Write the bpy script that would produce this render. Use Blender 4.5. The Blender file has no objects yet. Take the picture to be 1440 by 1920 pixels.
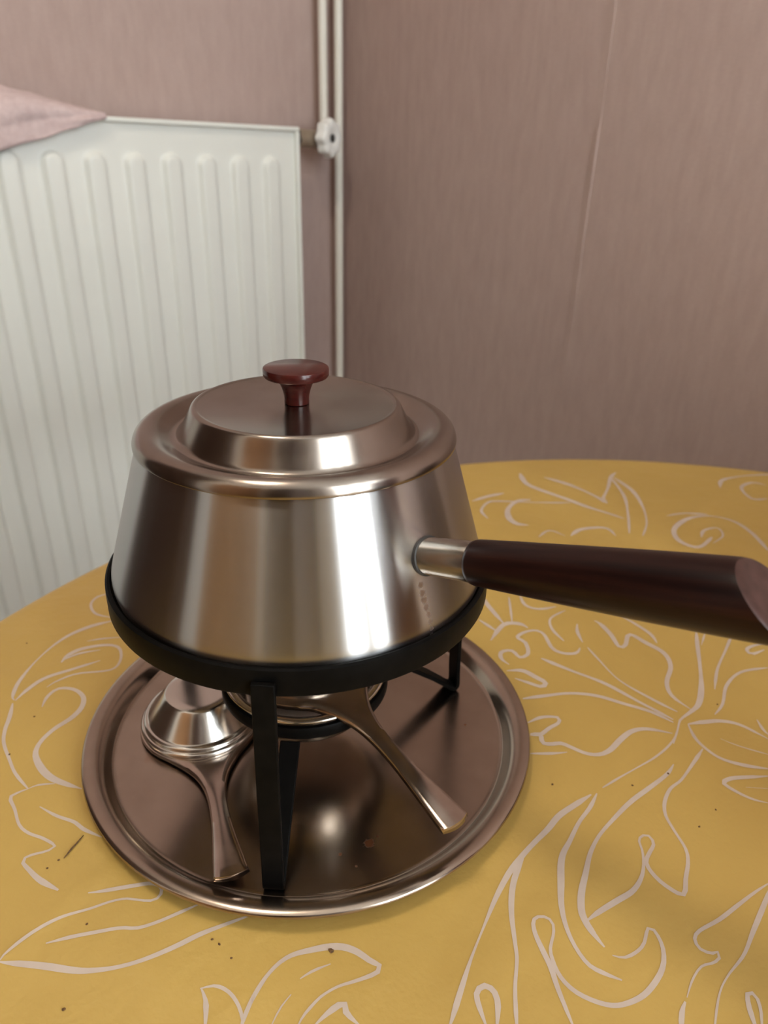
import bpy, bmesh, math, random
from mathutils import Vector, Matrix, noise

random.seed(7)
scene = bpy.context.scene
COL = scene.collection
ZT = 0.75                      # height of the covered table top above the floor

# ------------------------------------------------------------------ camera
cam_data = bpy.data.cameras.new('camera')
cam = bpy.data.objects.new('camera', cam_data)
COL.objects.link(cam)
scene.camera = cam
cam_data.sensor_width = 36.0
cam_data.lens = 1344.0 / 1920.0 * 36.0
cam_data.clip_start = 0.02
_f = Vector((0.115892, 0.890580, -0.439814))
_r = Vector((0.992783, -0.117614, 0.023443))
_u = Vector((0.030851, 0.439357, 0.897783))
cam.matrix_world = Matrix(((_r.x, _u.x, -_f.x, 0.0), (_r.y, _u.y, -_f.y, -0.353642),
                           (_r.z, _u.z, -_f.z, ZT + 0.335014), (0, 0, 0, 1)))
cam_data.dof.use_dof = True
cam_data.dof.focus_distance = 0.335
cam_data.dof.aperture_fstop = 11.0

# ------------------------------------------------------------------ colour management, world
vs = scene.view_settings
vs.view_transform = 'Standard'
vs.look = 'None'
vs.gamma = 1.0
vs.use_curve_mapping = False
vs.exposure = 0.42
world = bpy.data.worlds.new('world')
scene.world = world
world.use_nodes = True
world.node_tree.nodes['Background'].inputs[0].default_value = (0.75, 0.85, 1.0, 1)
world.node_tree.nodes['Background'].inputs[1].default_value = 1.0

# ------------------------------------------------------------------ room frame: a runs along the radiator wall, b into the room
WA = math.radians(57.0)
EL = Vector((-math.sin(WA), -math.cos(WA), 0))
ER = Vector((math.cos(WA), -math.sin(WA), 0))
CORNER = Vector((0.1167, 1.396, 0.0))
ROOM_ROT = math.atan2(EL.y, EL.x)
ROOM_M = Matrix.Translation(CORNER) @ Matrix.Rotation(ROOM_ROT, 4, 'Z')
ROOM_A, ROOM_B, ROOM_H = 2.05, 2.65, 2.5
WIN = (0.18, 1.18, 0.10, 2.42)     # window opening: a0, a1, z0, z1 in the wall facing the radiator

def W(a, b, z=0.0):
    return CORNER + EL * a + ER * b + Vector((0, 0, z))

# daylight just outside the window
sun_l = bpy.data.lights.new('window_daylight', 'AREA')
sun_l.shape = 'RECTANGLE'
sun_l.size = WIN[1] - WIN[0] + 0.1
sun_l.size_y = WIN[3] - WIN[2] + 0.1
sun_l.energy = 84.0
sun_l.color = (0.92, 1.0, 1.04)
win_light = bpy.data.objects.new('window_daylight', sun_l)
COL.objects.link(win_light)
win_light.location = W((WIN[0] + WIN[1]) / 2, ROOM_B + 0.22, (WIN[2] + WIN[3]) / 2)
win_light.rotation_euler = (-ER).to_track_quat('-Z', 'Y').to_euler()

# ------------------------------------------------------------------ helpers
def link(o):
    COL.objects.link(o)
    return o

def mesh_obj(name, verts, faces, mat=None, parent=None, smooth=True, mats=None, face_mats=None, autosmooth=None):
    me = bpy.data.meshes.new(name)
    me.from_pydata([tuple(v) for v in verts], [], faces)
    me.update()
    bm = bmesh.new(); bm.from_mesh(me)
    bmesh.ops.recalc_face_normals(bm, faces=bm.faces)
    if autosmooth is not None:
        for e in bm.edges:
            if len(e.link_faces) == 2 and e.calc_face_angle(0) > math.radians(autosmooth):
                e.smooth = False
    for f in bm.faces:
        f.smooth = smooth
    bm.to_mesh(me); bm.free()
    o = link(bpy.data.objects.new(name, me))
    if mats:
        for m in mats:
            me.materials.append(m)
        if face_mats:
            for p, k in zip(me.polygons, face_mats):
                p.material_index = k
    elif mat:
        me.materials.append(mat)
    if parent:
        o.parent = parent
    return o

def empty(name, loc=(0, 0, 0), rotz=0.0):
    o = link(bpy.data.objects.new(name, None))
    o.location = loc
    o.rotation_euler = (0, 0, rotz)
    o.empty_display_size = 0.05
    return o

def tag(o, label=None, cat=None, group=None, kind=None):
    if label: o['label'] = label
    if cat: o['category'] = cat
    if group: o['group'] = group
    if kind: o['kind'] = kind
    return o

def lathe(profile, seg=96, closed=False):
    """profile of (r, z); points with r == 0 become poles"""
    verts, rows = [], []
    for r, z in profile:
        if r <= 1e-7:
            rows.append([len(verts)]); verts.append((0, 0, z))
        else:
            row = []
            for k in range(seg):
                t = 2 * math.pi * k / seg
                row.append(len(verts)); verts.append((r * math.cos(t), r * math.sin(t), z))
            rows.append(row)
    faces = []
    pairs = list(zip(rows[:-1], rows[1:]))
    if closed:
        pairs.append((rows[-1], rows[0]))
    for A, B in pairs:
        if len(A) == 1 and len(B) == 1:
            continue
        for k in range(seg):
            k2 = (k + 1) % seg
            if len(A) == 1: faces.append((A[0], B[k], B[k2]))
            elif len(B) == 1: faces.append((A[k], A[k2], B[0]))
            else: faces.append((A[k], A[k2], B[k2], B[k]))
    return verts, faces

def smooth_profile(pts, n=5):
    """Catmull-Rom through a list of tuples"""
    out = []
    m = len(pts)
    for i in range(m - 1):
        p0, p1, p2, p3 = pts[max(i - 1, 0)], pts[i], pts[i + 1], pts[min(i + 2, m - 1)]
        for k in range(n):
            t = k / n
            out.append(tuple(0.5 * (2 * b + (c - a) * t + (2 * a - 5 * b + 4 * c - d) * t * t + (3 * b - a - 3 * c + d) * t ** 3)
                             for a, b, c, d in zip(p0, p1, p2, p3)))
    out.append(tuple(pts[-1]))
    return out

def box(x0, x1, y0, y1, z0, z1):
    v = [(x, y, z) for z in (z0, z1) for y in (y0, y1) for x in (x0, x1)]
    f = [(0, 2, 3, 1), (4, 5, 7, 6), (0, 1, 5, 4), (2, 6, 7, 3), (0, 4, 6, 2), (1, 3, 7, 5)]
    return v, f

def join(*vf):
    V, Fc = [], []
    for v, f in vf:
        n = len(V)
        V += list(v)
        Fc += [tuple(i + n for i in q) for q in f]
    return V, Fc

def bevel(o, width, seg=2):
    m = o.modifiers.new('bevel', 'BEVEL')
    m.width = width; m.segments = seg; m.limit_method = 'ANGLE'; m.angle_limit = math.radians(35)
    return o

def tube(path, rad, seg=16, cap=True):
    """tube along points; rad number or list"""
    path = [Vector(p) for p in path]
    verts, faces = [], []
    n = len(path)
    prev = None
    for i, p in enumerate(path):
        t = (path[min(i + 1, n - 1)] - path[max(i - 1, 0)]).normalized()
        if prev is None:
            u = t.orthogonal().normalized()
        else:
            u = (prev - t * prev.dot(t)).normalized()
        prev = u
        v = t.cross(u)
        r = rad[i] if isinstance(rad, (list, tuple)) else rad
        for k in range(seg):
            a = 2 * math.pi * k / seg
            verts.append(tuple(p + (u * math.cos(a) + v * math.sin(a)) * r))
    for i in range(n - 1):
        for k in range(seg):
            k2 = (k + 1) % seg
            faces.append((i * seg + k, i * seg + k2, (i + 1) * seg + k2, (i + 1) * seg + k))
    if cap:
        faces.append(tuple(range(seg))[::-1])
        faces.append(tuple((n - 1) * seg + k for k in range(seg)))
    return verts, faces

# ------------------------------------------------------------------ materials
class NT:
    def __init__(self, name):
        self.m = bpy.data.materials.new(name)
        self.m.use_nodes = True
        self.t = self.m.node_tree
        self.b = self.t.nodes['Principled BSDF']
    def n(self, kind, **kw):
        nd = self.t.nodes.new(kind)
        for k, v in kw.items():
            setattr(nd, k, v)
        return nd
    def l(self, a, b):
        self.t.links.new(a, b)
    def set(self, **kw):
        for k, v in kw.items():
            i = self.b.inputs[k.replace('_', ' ')]
            i.default_value = v
        return self
    def coords(self, scale=(1, 1, 1), kind='Object'):
        tc = self.n('ShaderNodeTexCoord')
        mp = self.n('ShaderNodeMapping')
        mp.inputs['Scale'].default_value = scale
        self.l(tc.outputs[kind], mp.inputs['Vector'])
        return mp.outputs['Vector']
    def noise(self, vec, scale, detail=3.0, rough=0.55):
        nd = self.n('ShaderNodeTexNoise')
        nd.inputs['Scale'].default_value = scale
        nd.inputs['Detail'].default_value = detail
        nd.inputs['Roughness'].default_value = rough
        self.l(vec, nd.inputs['Vector'])
        return nd.outputs['Fac']
    def ramp(self, fac, stops):
        r = self.n('ShaderNodeValToRGB')
        e = r.color_ramp.elements
        while len(e) > 1: e.remove(e[-1])
        e[0].position = stops[0][0]; e[0].color = (*stops[0][1], 1)
        for p, c in stops[1:]:
            q = e.new(p); q.color = (*c, 1)
        self.l(fac, r.inputs['Fac'])
        return r.outputs['Color']
    def math(self, op, a, b=None, clamp=False):
        nd = self.n('ShaderNodeMath', operation=op)
        nd.use_clamp = clamp
        for i, v in enumerate((a, b)):
            if v is None: continue
            if isinstance(v, (int, float)): nd.inputs[i].default_value = v
            else: self.l(v, nd.inputs[i])
        return nd.outputs[0]
    def mix(self, fac, c1, c2, blend='MIX'):
        nd = self.n('ShaderNodeMix', data_type='RGBA', blend_type=blend)
        for i, v in ((0, fac), (6, c1), (7, c2)):
            if isinstance(v, (int, float)): nd.inputs[i].default_value = v
            elif isinstance(v, tuple): nd.inputs[i].default_value = (*v, 1)
            else: self.l(v, nd.inputs[i])
        return nd.outputs[2]
    def bump(self, height, strength=0.2, dist=0.001):
        nd = self.n('ShaderNodeBump')
        nd.inputs['Strength'].default_value = strength
        nd.inputs['Distance'].default_value = dist
        self.l(height, nd.inputs['Height'])
        self.l(nd.outputs['Normal'], self.b.inputs['Normal'])
        return nd
    def spot(self, centre, radius, warp=None):
        """soft round mask around a point in object space"""
        tc = self.n('ShaderNodeTexCoord')
        v = self.n('ShaderNodeVectorMath', operation='DISTANCE')
        self.l(tc.outputs['Object'], v.inputs[0])
        v.inputs[1].default_value = centre
        d = v.outputs['Value']
        if warp is not None:
            d = self.math('ADD', d, self.math('MULTIPLY', self.math('SUBTRACT', warp, 0.5), radius * 1.6))
        mr = self.n('ShaderNodeMapRange')
        mr.inputs[1].default_value = radius; mr.inputs[2].default_value = radius * 0.55
        mr.inputs[3].default_value = 0.0; mr.inputs[4].default_value = 1.0
        self.l(d, mr.inputs[0])
        return mr.outputs[0]

def simple(name, col, rough=0.5, metal=0.0, spec=0.5, coat=0.0):
    t = NT(name)
    t.set(Base_Color=(*col, 1), Roughness=rough, Metallic=metal)
    t.b.inputs['Specular IOR Level'].default_value = spec
    t.b.inputs['Coat Weight'].default_value = coat
    return t

def with_grain(t, col1, col2, scale, stretch=(1, 1, 1), bump=0.0, dist=0.0004, detail=4):
    v = t.coords(stretch)
    f = t.noise(v, scale, detail)
    t.l(t.ramp(f, [(0.3, col1), (0.7, col2)]), t.b.inputs['Base Color'])
    if bump:
        t.bump(f, bump, dist)
    return t.m

def steel(name, c1, c2, rough, aniso=0.0, rot=0.25, grain=(6, 6, 6), spots=(), spot_col=(0.16, 0.07, 0.03), rvar=0.06):
    t = NT(name)
    t.set(Metallic=1.0)
    v = t.coords(grain)
    f = t.noise(v, 8.0, 4.0, 0.6)
    base = t.ramp(f, [(0.3, c1), (0.7, c2)])
    v2 = t.coords((1, 1, 1))
    warp = t.noise(v2, 420.0, 3.0)
    rr = t.math('ADD', t.math('MULTIPLY', f, rvar * 2), rough - rvar)
    metal = None
    for c, r, k in spots:
        m = t.math('MULTIPLY', t.spot(c, r, warp), k)
        base = t.mix(m, base, spot_col)
        rr = t.math('ADD', rr, t.math('MULTIPLY', m, 0.25))
    t.l(base, t.b.inputs['Base Color'])
    t.l(rr, t.b.inputs['Roughness'])
    if aniso:
        t.b.inputs['Anisotropic'].default_value = aniso
        t.b.inputs['Anisotropic Rotation'].default_value = rot
        tg = t.n('ShaderNodeTangent', direction_type='RADIAL', axis='Z')
        t.l(tg.outputs[0], t.b.inputs['Tangent'])
    return t

M = {}
# wallpaper: vertical streaks, fine cross ribbing
def wallpaper(name, c1, c2, c3):
    t = simple(name, c1, 0.62, spec=0.25)
    streak = t.noise(t.coords((40, 40, 9)), 1.5, 6.0, 0.62)
    blotch = t.noise(t.coords((1.6, 1.6, 0.9)), 2.0, 2.0)
    fine = t.noise(t.coords((60, 60, 300)), 1.6, 2.0)
    col = t.ramp(streak, [(0.25, c1), (0.52, c2), (0.8, c3)])
    big = t.noise(t.coords((7, 7, 2.2)), 1.5, 4.0, 0.6)
    col = t.mix(t.math('MULTIPLY', blotch, 0.25), col, c3)
    col = t.mix(t.math('MULTIPLY', big, 0.35), col, (0.42, 0.30, 0.285))
    col = t.mix(t.math('MULTIPLY', fine, 0.30), col, tuple(x * 0.72 for x in c1))
    t.l(col, t.b.inputs['Base Color'])
    h = t.math('ADD', t.math('MULTIPLY', fine, 0.5), t.math('MULTIPLY', streak, 0.6))
    t.bump(h, 0.5, 0.0012)
    return t.m
M['wallpaper'] = wallpaper('mauve_wallpaper', (0.415, 0.305, 0.268), (0.475, 0.358, 0.318), (0.53, 0.41, 0.366))
M['plaster'] = with_grain(simple('white_plaster', (0.86, 0.84, 0.80), 0.8), (0.85, 0.83, 0.79), (0.89, 0.87, 0.83), 30)
M['floor'] = with_grain(simple('brown_floor', (0.34, 0.26, 0.19), 0.45), (0.30, 0.22, 0.16), (0.40, 0.31, 0.23), 6, (1, 8, 1))
M['enamel'] = with_grain(simple('cream_enamel', (0.8, 0.79, 0.72), 0.38), (0.79, 0.805, 0.755), (0.82, 0.835, 0.785), 5)
M['pipe'] = with_grain(simple('cream_pipe_paint', (0.75, 0.73, 0.65), 0.4), (0.74, 0.71, 0.63), (0.78, 0.76, 0.69), 12)
M['plastic_white'] = with_grain(simple('white_plastic', (0.82, 0.82, 0.79), 0.4), (0.80, 0.80, 0.77), (0.84, 0.84, 0.81), 40)
M['dark'] = with_grain(simple('dark_screw', (0.03, 0.03, 0.03), 0.5), (0.02, 0.02, 0.02), (0.04, 0.035, 0.03), 50)
M['brass'] = with_grain(simple('dull_brass', (0.30, 0.23, 0.165), 0.45, 0.3), (0.28, 0.215, 0.155), (0.35, 0.28, 0.20), 60)
t = simple('pink_cloth', (0.62, 0.44, 0.43), 0.9, spec=0.1)
M['cloth'] = with_grain(t, (0.56, 0.43, 0.425), (0.66, 0.53, 0.52), 90, bump=0.4, dist=0.001)
# oilcloth
t = simple('yellow_oilcloth', (0.56, 0.34, 0.075), 0.36, spec=0.4)
blotch = t.noise(t.coords((1, 1, 1)), 7.0, 3.0)
col = t.ramp(blotch, [(0.3, (0.50, 0.325, 0.085)), (0.7, (0.56, 0.37, 0.10))])
t.l(col, t.b.inputs['Base Color'])
wr = t.noise(t.coords((1, 1, 1)), 38.0, 3.0, 0.5)
fine = t.noise(t.coords((1, 1, 1)), 420.0, 2.0, 0.5)
t.bump(t.math('ADD', wr, t.math('MULTIPLY', fine, 0.14)), 0.5, 0.0024)
M['oilcloth'] = t.m
t = simple('printed_line', (0.62, 0.50, 0.42), 0.40, spec=0.4)
M['print'] = with_grain(t, (0.53, 0.43, 0.36), (0.60, 0.50, 0.42), 60)
M['wood'] = with_grain(simple('table_wood', (0.25, 0.14, 0.07), 0.4), (0.2, 0.11, 0.05), (0.32, 0.19, 0.1), 10, (8, 1, 1))
M['dark_wood'] = with_grain(simple('dark_added_wood', (0.06, 0.03, 0.02), 0.55, spec=0.3), (0.045, 0.022, 0.014), (0.085, 0.045, 0.028), 8, (6, 6, 1))
M['added_door_wood'] = with_grain(simple('orange_brown_added_door_wood', (0.30, 0.15, 0.06), 0.5), (0.42, 0.225, 0.10), (0.56, 0.32, 0.15), 7, (6, 6, 1))
M['tin'] = with_grain(simple('dark_red_tin', (0.16, 0.03, 0.02), 0.4), (0.13, 0.022, 0.016), (0.19, 0.04, 0.025), 14)
M['gauze'] = with_grain(simple('sooty_gauze', (0.1, 0.09, 0.08), 0.6, 0.6), (0.06, 0.05, 0.045), (0.22, 0.2, 0.18), 900)
M['crumb'] = with_grain(simple('crumb', (0.12, 0.06, 0.025), 0.9), (0.05, 0.028, 0.012), (0.22, 0.11, 0.04), 900)
M['black_iron'] = with_grain(simple('black_lacquered_iron', (0.006, 0.006, 0.006), 0.45, spec=0.05), (0.003, 0.0028, 0.0026), (0.006, 0.0052, 0.0046), 120, bump=0.1, dist=0.0003)
# rosewood handle with long grain
t = simple('dark_rosewood', (0.04, 0.012, 0.009), 0.30, spec=0.22)
g = t.noise(t.coords((6, 160, 160)), 1.2, 5.0, 0.6)
t.l(t.ramp(g, [(0.35, (0.009, 0.003, 0.003)), (0.6, (0.022, 0.007, 0.005)), (0.8, (0.045, 0.016, 0.008))]), t.b.inputs['Base Color'])
t.bump(g, 0.10, 0.0004)
M['rosewood'] = t.m
t = simple('rosewood_end_grain', (0.05, 0.02, 0.016), 0.36, spec=0.3)
M['rosewood_end'] = with_grain(t, (0.036, 0.016, 0.012), (0.075, 0.033, 0.027), 160)
t = simple('red_brown_knob', (0.05, 0.008, 0.006), 0.22, spec=0.45)
M['knob'] = with_grain(t, (0.042, 0.006, 0.005), (0.075, 0.011, 0.007), 140, (1, 1, 3))

# ================================================================== the room
def room_obj(name, vf, mat, kind='structure', parent=None, smooth=False, **kw):
    o = mesh_obj(name, vf[0], vf[1], mat, parent, smooth, **kw)
    if parent is None:
        o.matrix_world = ROOM_M
        if kind: o['kind'] = kind
    return o

T = 0.2
room_obj('floor', box(-T, ROOM_A + T, -T, ROOM_B + T, -0.1, 0.0), M['floor'])
room_obj('ceiling', box(-T, ROOM_A + T, -T, ROOM_B + T, ROOM_H, ROOM_H + 0.1), M['plaster'])
wall_left = room_obj('wall_left', box(-T, ROOM_A + T, -T, 0, 0, ROOM_H), M['wallpaper'])
wall_right = room_obj('wall_right', box(-T, 0, 0, ROOM_B + T, 0, ROOM_H), M['wallpaper'])
# wall facing the right-hand one, with an unseen wooden door added for warm reflections
DO = (1.10, 1.84, 2.04)
room_obj('wall_side', join(box(ROOM_A, ROOM_A + T, 0, DO[0], 0, ROOM_H), box(ROOM_A, ROOM_A + T, DO[1], ROOM_B + T, 0, ROOM_H),
                           box(ROOM_A, ROOM_A + T, DO[0], DO[1], DO[2], ROOM_H)), M['plaster'])
door = room_obj('added_door_1', box(ROOM_A + 0.025, ROOM_A + 0.065, DO[0], DO[1], 0.0, DO[2]), M['added_door_wood'])
for z0, z1 in ((0.20, 0.92), (1.08, 1.88)):
    bevel(room_obj('panel', box(ROOM_A + 0.013, ROOM_A + 0.0245, DO[0] + 0.12, DO[1] - 0.12, z0, z1), M['added_door_wood'], parent=door), 0.006)
kv, kf = lathe([(0, 0.06), (0.02, 0.055), (0.027, 0.04), (0.02, 0.025), (0.01, 0.02), (0.01, 0.0), (0.0, 0.0)], 20)
room_obj('door_handle', ([(ROOM_A + 0.0245 - z, DO[0] + 0.06 + x, 1.0 + y) for x, y, z in kv], kf), M['brass'], parent=door, smooth=True)
room_obj('wall_window', join(box(0, WIN[0], ROOM_B, ROOM_B + T, 0, ROOM_H), box(WIN[1], ROOM_A, ROOM_B, ROOM_B + T, 0, ROOM_H),
                             box(WIN[0], WIN[1], ROOM_B, ROOM_B + T, 0, WIN[2]), box(WIN[0], WIN[1], ROOM_B, ROOM_B + T, WIN[3], ROOM_H)), M['plaster'])
for i, (a0, b0, a1, b1, nm) in enumerate(((0, 0, ROOM_A, 0.014, 'baseboard_left'), (0, 0.014, 0.014, ROOM_B, 'baseboard_right'))):
    room_obj(nm, box(a0, a1, b0, b1, 0.0, 0.08), M['enamel'])

# windows: frame, mullion, panes, sill
g = NT('window_glass')
tr = g.n('ShaderNodeBsdfTransparent'); gl = g.n('ShaderNodeBsdfGlossy'); mx = g.n('ShaderNodeMixShader')
gl.inputs['Roughness'].default_value = 0.02
mx.inputs[0].default_value = 0.06
g.l(tr.outputs[0], mx.inputs[1]); g.l(gl.outputs[0], mx.inputs[2])
g.l(mx.outputs[0], g.t.nodes['Material Output'].inputs['Surface'])
def make_window(name, u0, u1, z0, z1, mids, mw, place):
    def pb(x0, x1, y0, y1, za, zb):
        v, f = box(x0, x1, y0, y1, za, zb)
        return [place(*q) for q in v], f
    fr = 0.06
    win = room_obj(name, join(pb(u0, u1, 0.06, 0.13, z0, z0 + fr), pb(u0, u1, 0.06, 0.13, z1 - fr, z1),
                              pb(u0, u0 + fr, 0.06, 0.13, z0 + fr, z1 - fr), pb(u1 - fr, u1, 0.06, 0.13, z0 + fr, z1 - fr)), M['enamel'])
    edges = [u0 + fr]
    for mid in mids:
        room_obj('mullion', pb(mid - mw / 2, mid + mw / 2, 0.055, 0.135, z0 + fr, z1 - fr), M['enamel'], parent=win)
        edges += [mid - mw / 2, mid + mw / 2]
    edges.append(u1 - fr)
    for a0, a1 in zip(edges[::2], edges[1::2]):
        room_obj('pane', pb(a0, a1, 0.092, 0.096, z0 + fr, z1 - fr), g.m, parent=win)
    room_obj('window_sill', pb(max(u0 - 0.05, 0.015), u1 + 0.05, -0.12, 0.06, z0 - 0.03, z0), M['plaster'], parent=win)
make_window('window_1', *WIN, (0.46, 0.80), 0.15, lambda u, d, z: (u, ROOM_B + d, z))

# made-up ceiling lamp, added as fill light for table and walls
lamp = empty('added_ceiling_lamp', W(1.25, 1.0, ROOM_H), ROOM_ROT)
tag(lamp, 'round frosted fill lamp added on the unseen ceiling', 'lamp')
gm = simple('fill_lamp_glass', (0.9, 0.9, 0.88), 0.4)
gm.b.inputs['Emission Color'].default_value = (1.0, 0.88, 0.72, 1)
gm.b.inputs['Emission Strength'].default_value = 27.0
v, f = lathe([(0.0, -0.095), (0.06, -0.092), (0.11, -0.080), (0.145, -0.060), (0.158, -0.035), (0.155, -0.022), (0.0, -0.022)], 48)
mesh_obj('glass_shade', v, f, gm.m, lamp)
v, f = lathe([(0.0, -0.0215), (0.168, -0.0215), (0.172, -0.016), (0.168, -0.0005), (0.0, -0.0005)], 48)
mesh_obj('lamp_base', v, f, M['plastic_white'], lamp, autosmooth=40)

# unseen dark cabinets past the radiator and behind the camera, added to darken reflections
def added_cupboard(name, a, bb, rot, half_w, depth, height, label, cat):
    e = empty(name, W(a, bb, 0.0), ROOM_ROT + rot)
    tag(e, label, cat)
    d0 = -depth / 2
    for nm, bx in (('carcass', box(d0, -d0, -half_w, half_w, 0.06, height)), ('plinth', box(d0 + 0.03, -d0 - 0.02, -half_w + 0.02, half_w - 0.02, 0.0, 0.0595)),
                   ('door', box(d0 - 0.022, d0 - 0.0005, -half_w + 0.004, -0.003, 0.08, height - 0.02)), ('door', box(d0 - 0.022, d0 - 0.0005, 0.003, half_w - 0.004, 0.08, height - 0.02))):
        o = bevel(mesh_obj(nm, bx[0], bx[1], M['dark_wood'], e, False), 0.004)
        if nm == 'door':
            y = -0.05 if bx[0][0][1] < -0.1 else 0.05
            x = d0 - 0.022
            mesh_obj('handle', *tube([(x + 0.002, y, 0.95), (x - 0.02, y, 0.97), (x - 0.02, y, 1.11), (x + 0.002, y, 1.13)], 0.006, 10), M['brass'], o)
    return e
added_cupboard('added_wardrobe', 1.775, 0.47, 0.0, 0.44, 0.50, 2.05, 'tall dark brown cabinet, unseen, added past the radiator to darken reflections', 'added_wardrobe')
added_cupboard('added_cupboard', 1.78, 2.28, 0.0, 0.33, 0.48, 1.95, 'tall dark brown cabinet, unseen, added behind the camera to darken reflections', 'added_cupboard')

# lifted wallpaper seam on the right-hand wall
def seam_mesh():
    V, Fc = [], []
    n = 60
    for i in range(n + 1):
        z = 0.72 + (ROOM_H - 0.02 - 0.72) * i / n
        lift = 0.0006 + 0.0015 * max(0.0, math.sin((z - 0.78) * 5.0)) ** 2 * (1 if z < 1.16 else 0.15) + 0.0004 * noise.noise((z * 9, 0, 0))
        wv = 0.655 + 0.0025 * noise.noise((z * 4, 3.1, 0))
        V += [(0.0002, wv - 0.012, z), (lift, wv - 0.0015, z), (lift * 0.9, wv + 0.0008, z), (0.0002, wv + 0.0016, z)]
    for i in range(n):
        for k in range(3):
            q = i * 4 + k
            Fc.append((q, q + 1, q + 5, q + 4))
    return V, Fc
o = room_obj('wallpaper_seam', seam_mesh(), M['wallpaper'], parent=wall_right)

# ================================================================== radiator
RA0, RA1, RZ0, RZ1 = 0.184, 1.424, ZT - 0.62, ZT + 0.389
RF = 0.100
rad = empty('radiator', W((RA0 + RA1) / 2, 0.06, RZ0))
tag(rad, 'cream ribbed panel radiator mounted on the mauve wall', 'radiator')
rad.rotation_euler = (0, 0, ROOM_ROT)
def rad_local(v):
    return [(x - (RA0 + RA1) / 2, y - 0.06, z - RZ0) for x, y, z in v]
PITCH, RIBW = 0.0668, 0.0405
def rib_height(a, z):
    k = (0.6674 - RIBW / 2 - a) / PITCH
    da = abs(k - round(k)) * PITCH
    ca = 0.6674 - RIBW / 2 - round(k) * PITCH
    if ca < RA0 + 0.03 or ca > RA1 - 0.03:
        return 0.0
    zt, zb = ZT + 0.340 - RIBW / 2, RZ0 + 0.05 + RIBW / 2
    dz = max(z - zt, zb - z, 0.0)
    d = math.hypot(da, dz)
    x = (RIBW / 2 - d) / 0.0095
    x = min(max(x, 0.0), 1.0)
    return 0.0085 * (x * x * (3 - 2 * x))
def panel_mesh(b0, sign):
    na = int((RA1 - RA0 - 0.012) / 0.0032)
    As = [RA0 + 0.006 + (RA1 - RA0 - 0.012) * i / na for i in range(na + 1)]
    Zs = [RZ0 + 0.006, RZ0 + 0.03]
    z = RZ0 + 0.048
    while z < RZ0 + 0.105: Zs.append(z); z += 0.0035
    while z < ZT + 0.300: Zs.append(z); z += 0.06
    z = ZT + 0.302
    while z < ZT + 0.346: Zs.append(z); z += 0.003
    Zs += [ZT + 0.36, RZ1 - 0.006]
    V = [(a, b0 + sign * rib_height(a, z), z) for z in Zs for a in As]
    w = na + 1
    Fc = [(j * w + i, j * w + i + 1, (j + 1) * w + i + 1, (j + 1) * w + i) for j in range(len(Zs) - 1) for i in range(na)]
    return V, Fc
pv, pf = panel_mesh(RF, 1)
mesh_obj('front_panel', rad_local(pv), pf, M['enamel'], rad)
bk = box(RA0 + 0.004, RA1 - 0.004, 0.028, RF - 0.0005, RZ0 + 0.004, RZ1 - 0.006)
bevel(mesh_obj('casing', rad_local(bk[0]), bk[1], M['enamel'], rad, False), 0.003)
for nm, bx in (('top_rail', box(RA0, RA1, 0.026, RF + 0.0085, RZ1 - 0.0075, RZ1)), ('side_rail', box(RA0, RA0 + 0.0085, 0.026, RF + 0.0085, RZ0, RZ1 - 0.0078)),
               ('side_rail', box(RA1 - 0.009, RA1, 0.026, RF + 0.0085, RZ0, RZ1 - 0.0078)), ('bottom_rail', box(RA0 + 0.0092, RA1 - 0.0092, 0.026, RF + 0.003, RZ0, RZ0 + 0.007))):
    bevel(mesh_obj(nm, rad_local(bx[0]), bx[1], M['enamel'], rad, False), 0.0022)
for a in (RA0 + 0.2, RA1 - 0.2):
    bx = box(a, a + 0.03, 0.0, 0.028, RZ1 - 0.2, RZ1 - 0.05)
    mesh_obj('bracket', rad_local(bx[0]), bx[1], M['enamel'], rad, False)

# two riser pipes beside the corner
def pipe(a, b, z0, z1, label, r):
    e = empty('heating_pipe', W(a, b, z0))
    tag(e, label, 'pipe', 'painted heating pipes in the room corner')
    v, f = tube([(0, 0, 0), (0, 0, (z1 - z0) / 2), (0, 0, z1 - z0)], r, 20)
    mesh_obj('pipe_body', v, f, M['pipe'], e, autosmooth=50)
    for zz in (0.30, 2.10):
        z = zz if z0 < 0.2 else zz - z0 + 0.6
        if 0.02 < z < z1 - z0 - 0.05:
            v, f = tube([(0, 0, z), (0, 0, z + 0.012)], r + 0.002, 20)
            u, g_ = box(-0.004, 0.004, -b + 0.0, -r, z + 0.002, z + 0.010)
            bx = [(Matrix.Rotation(ROOM_ROT, 4, 'Z') @ Vector(q))[:] for q in u]
            mesh_obj('pipe_clip', *join((v, f), (bx, g_)), M['pipe'], e, autosmooth=50)
    return e
pipe(0.034, 0.030, 0.0, ROOM_H, 'full-height cream heating pipe nearest the wall corner', 0.0088)
VZ = ZT + 0.371
VA, VB = 0.0725, 0.030
pipe(VA, VB, VZ + 0.014, ROOM_H, 'cream heating pipe that ends at the radiator valve', 0.0088)

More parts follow.
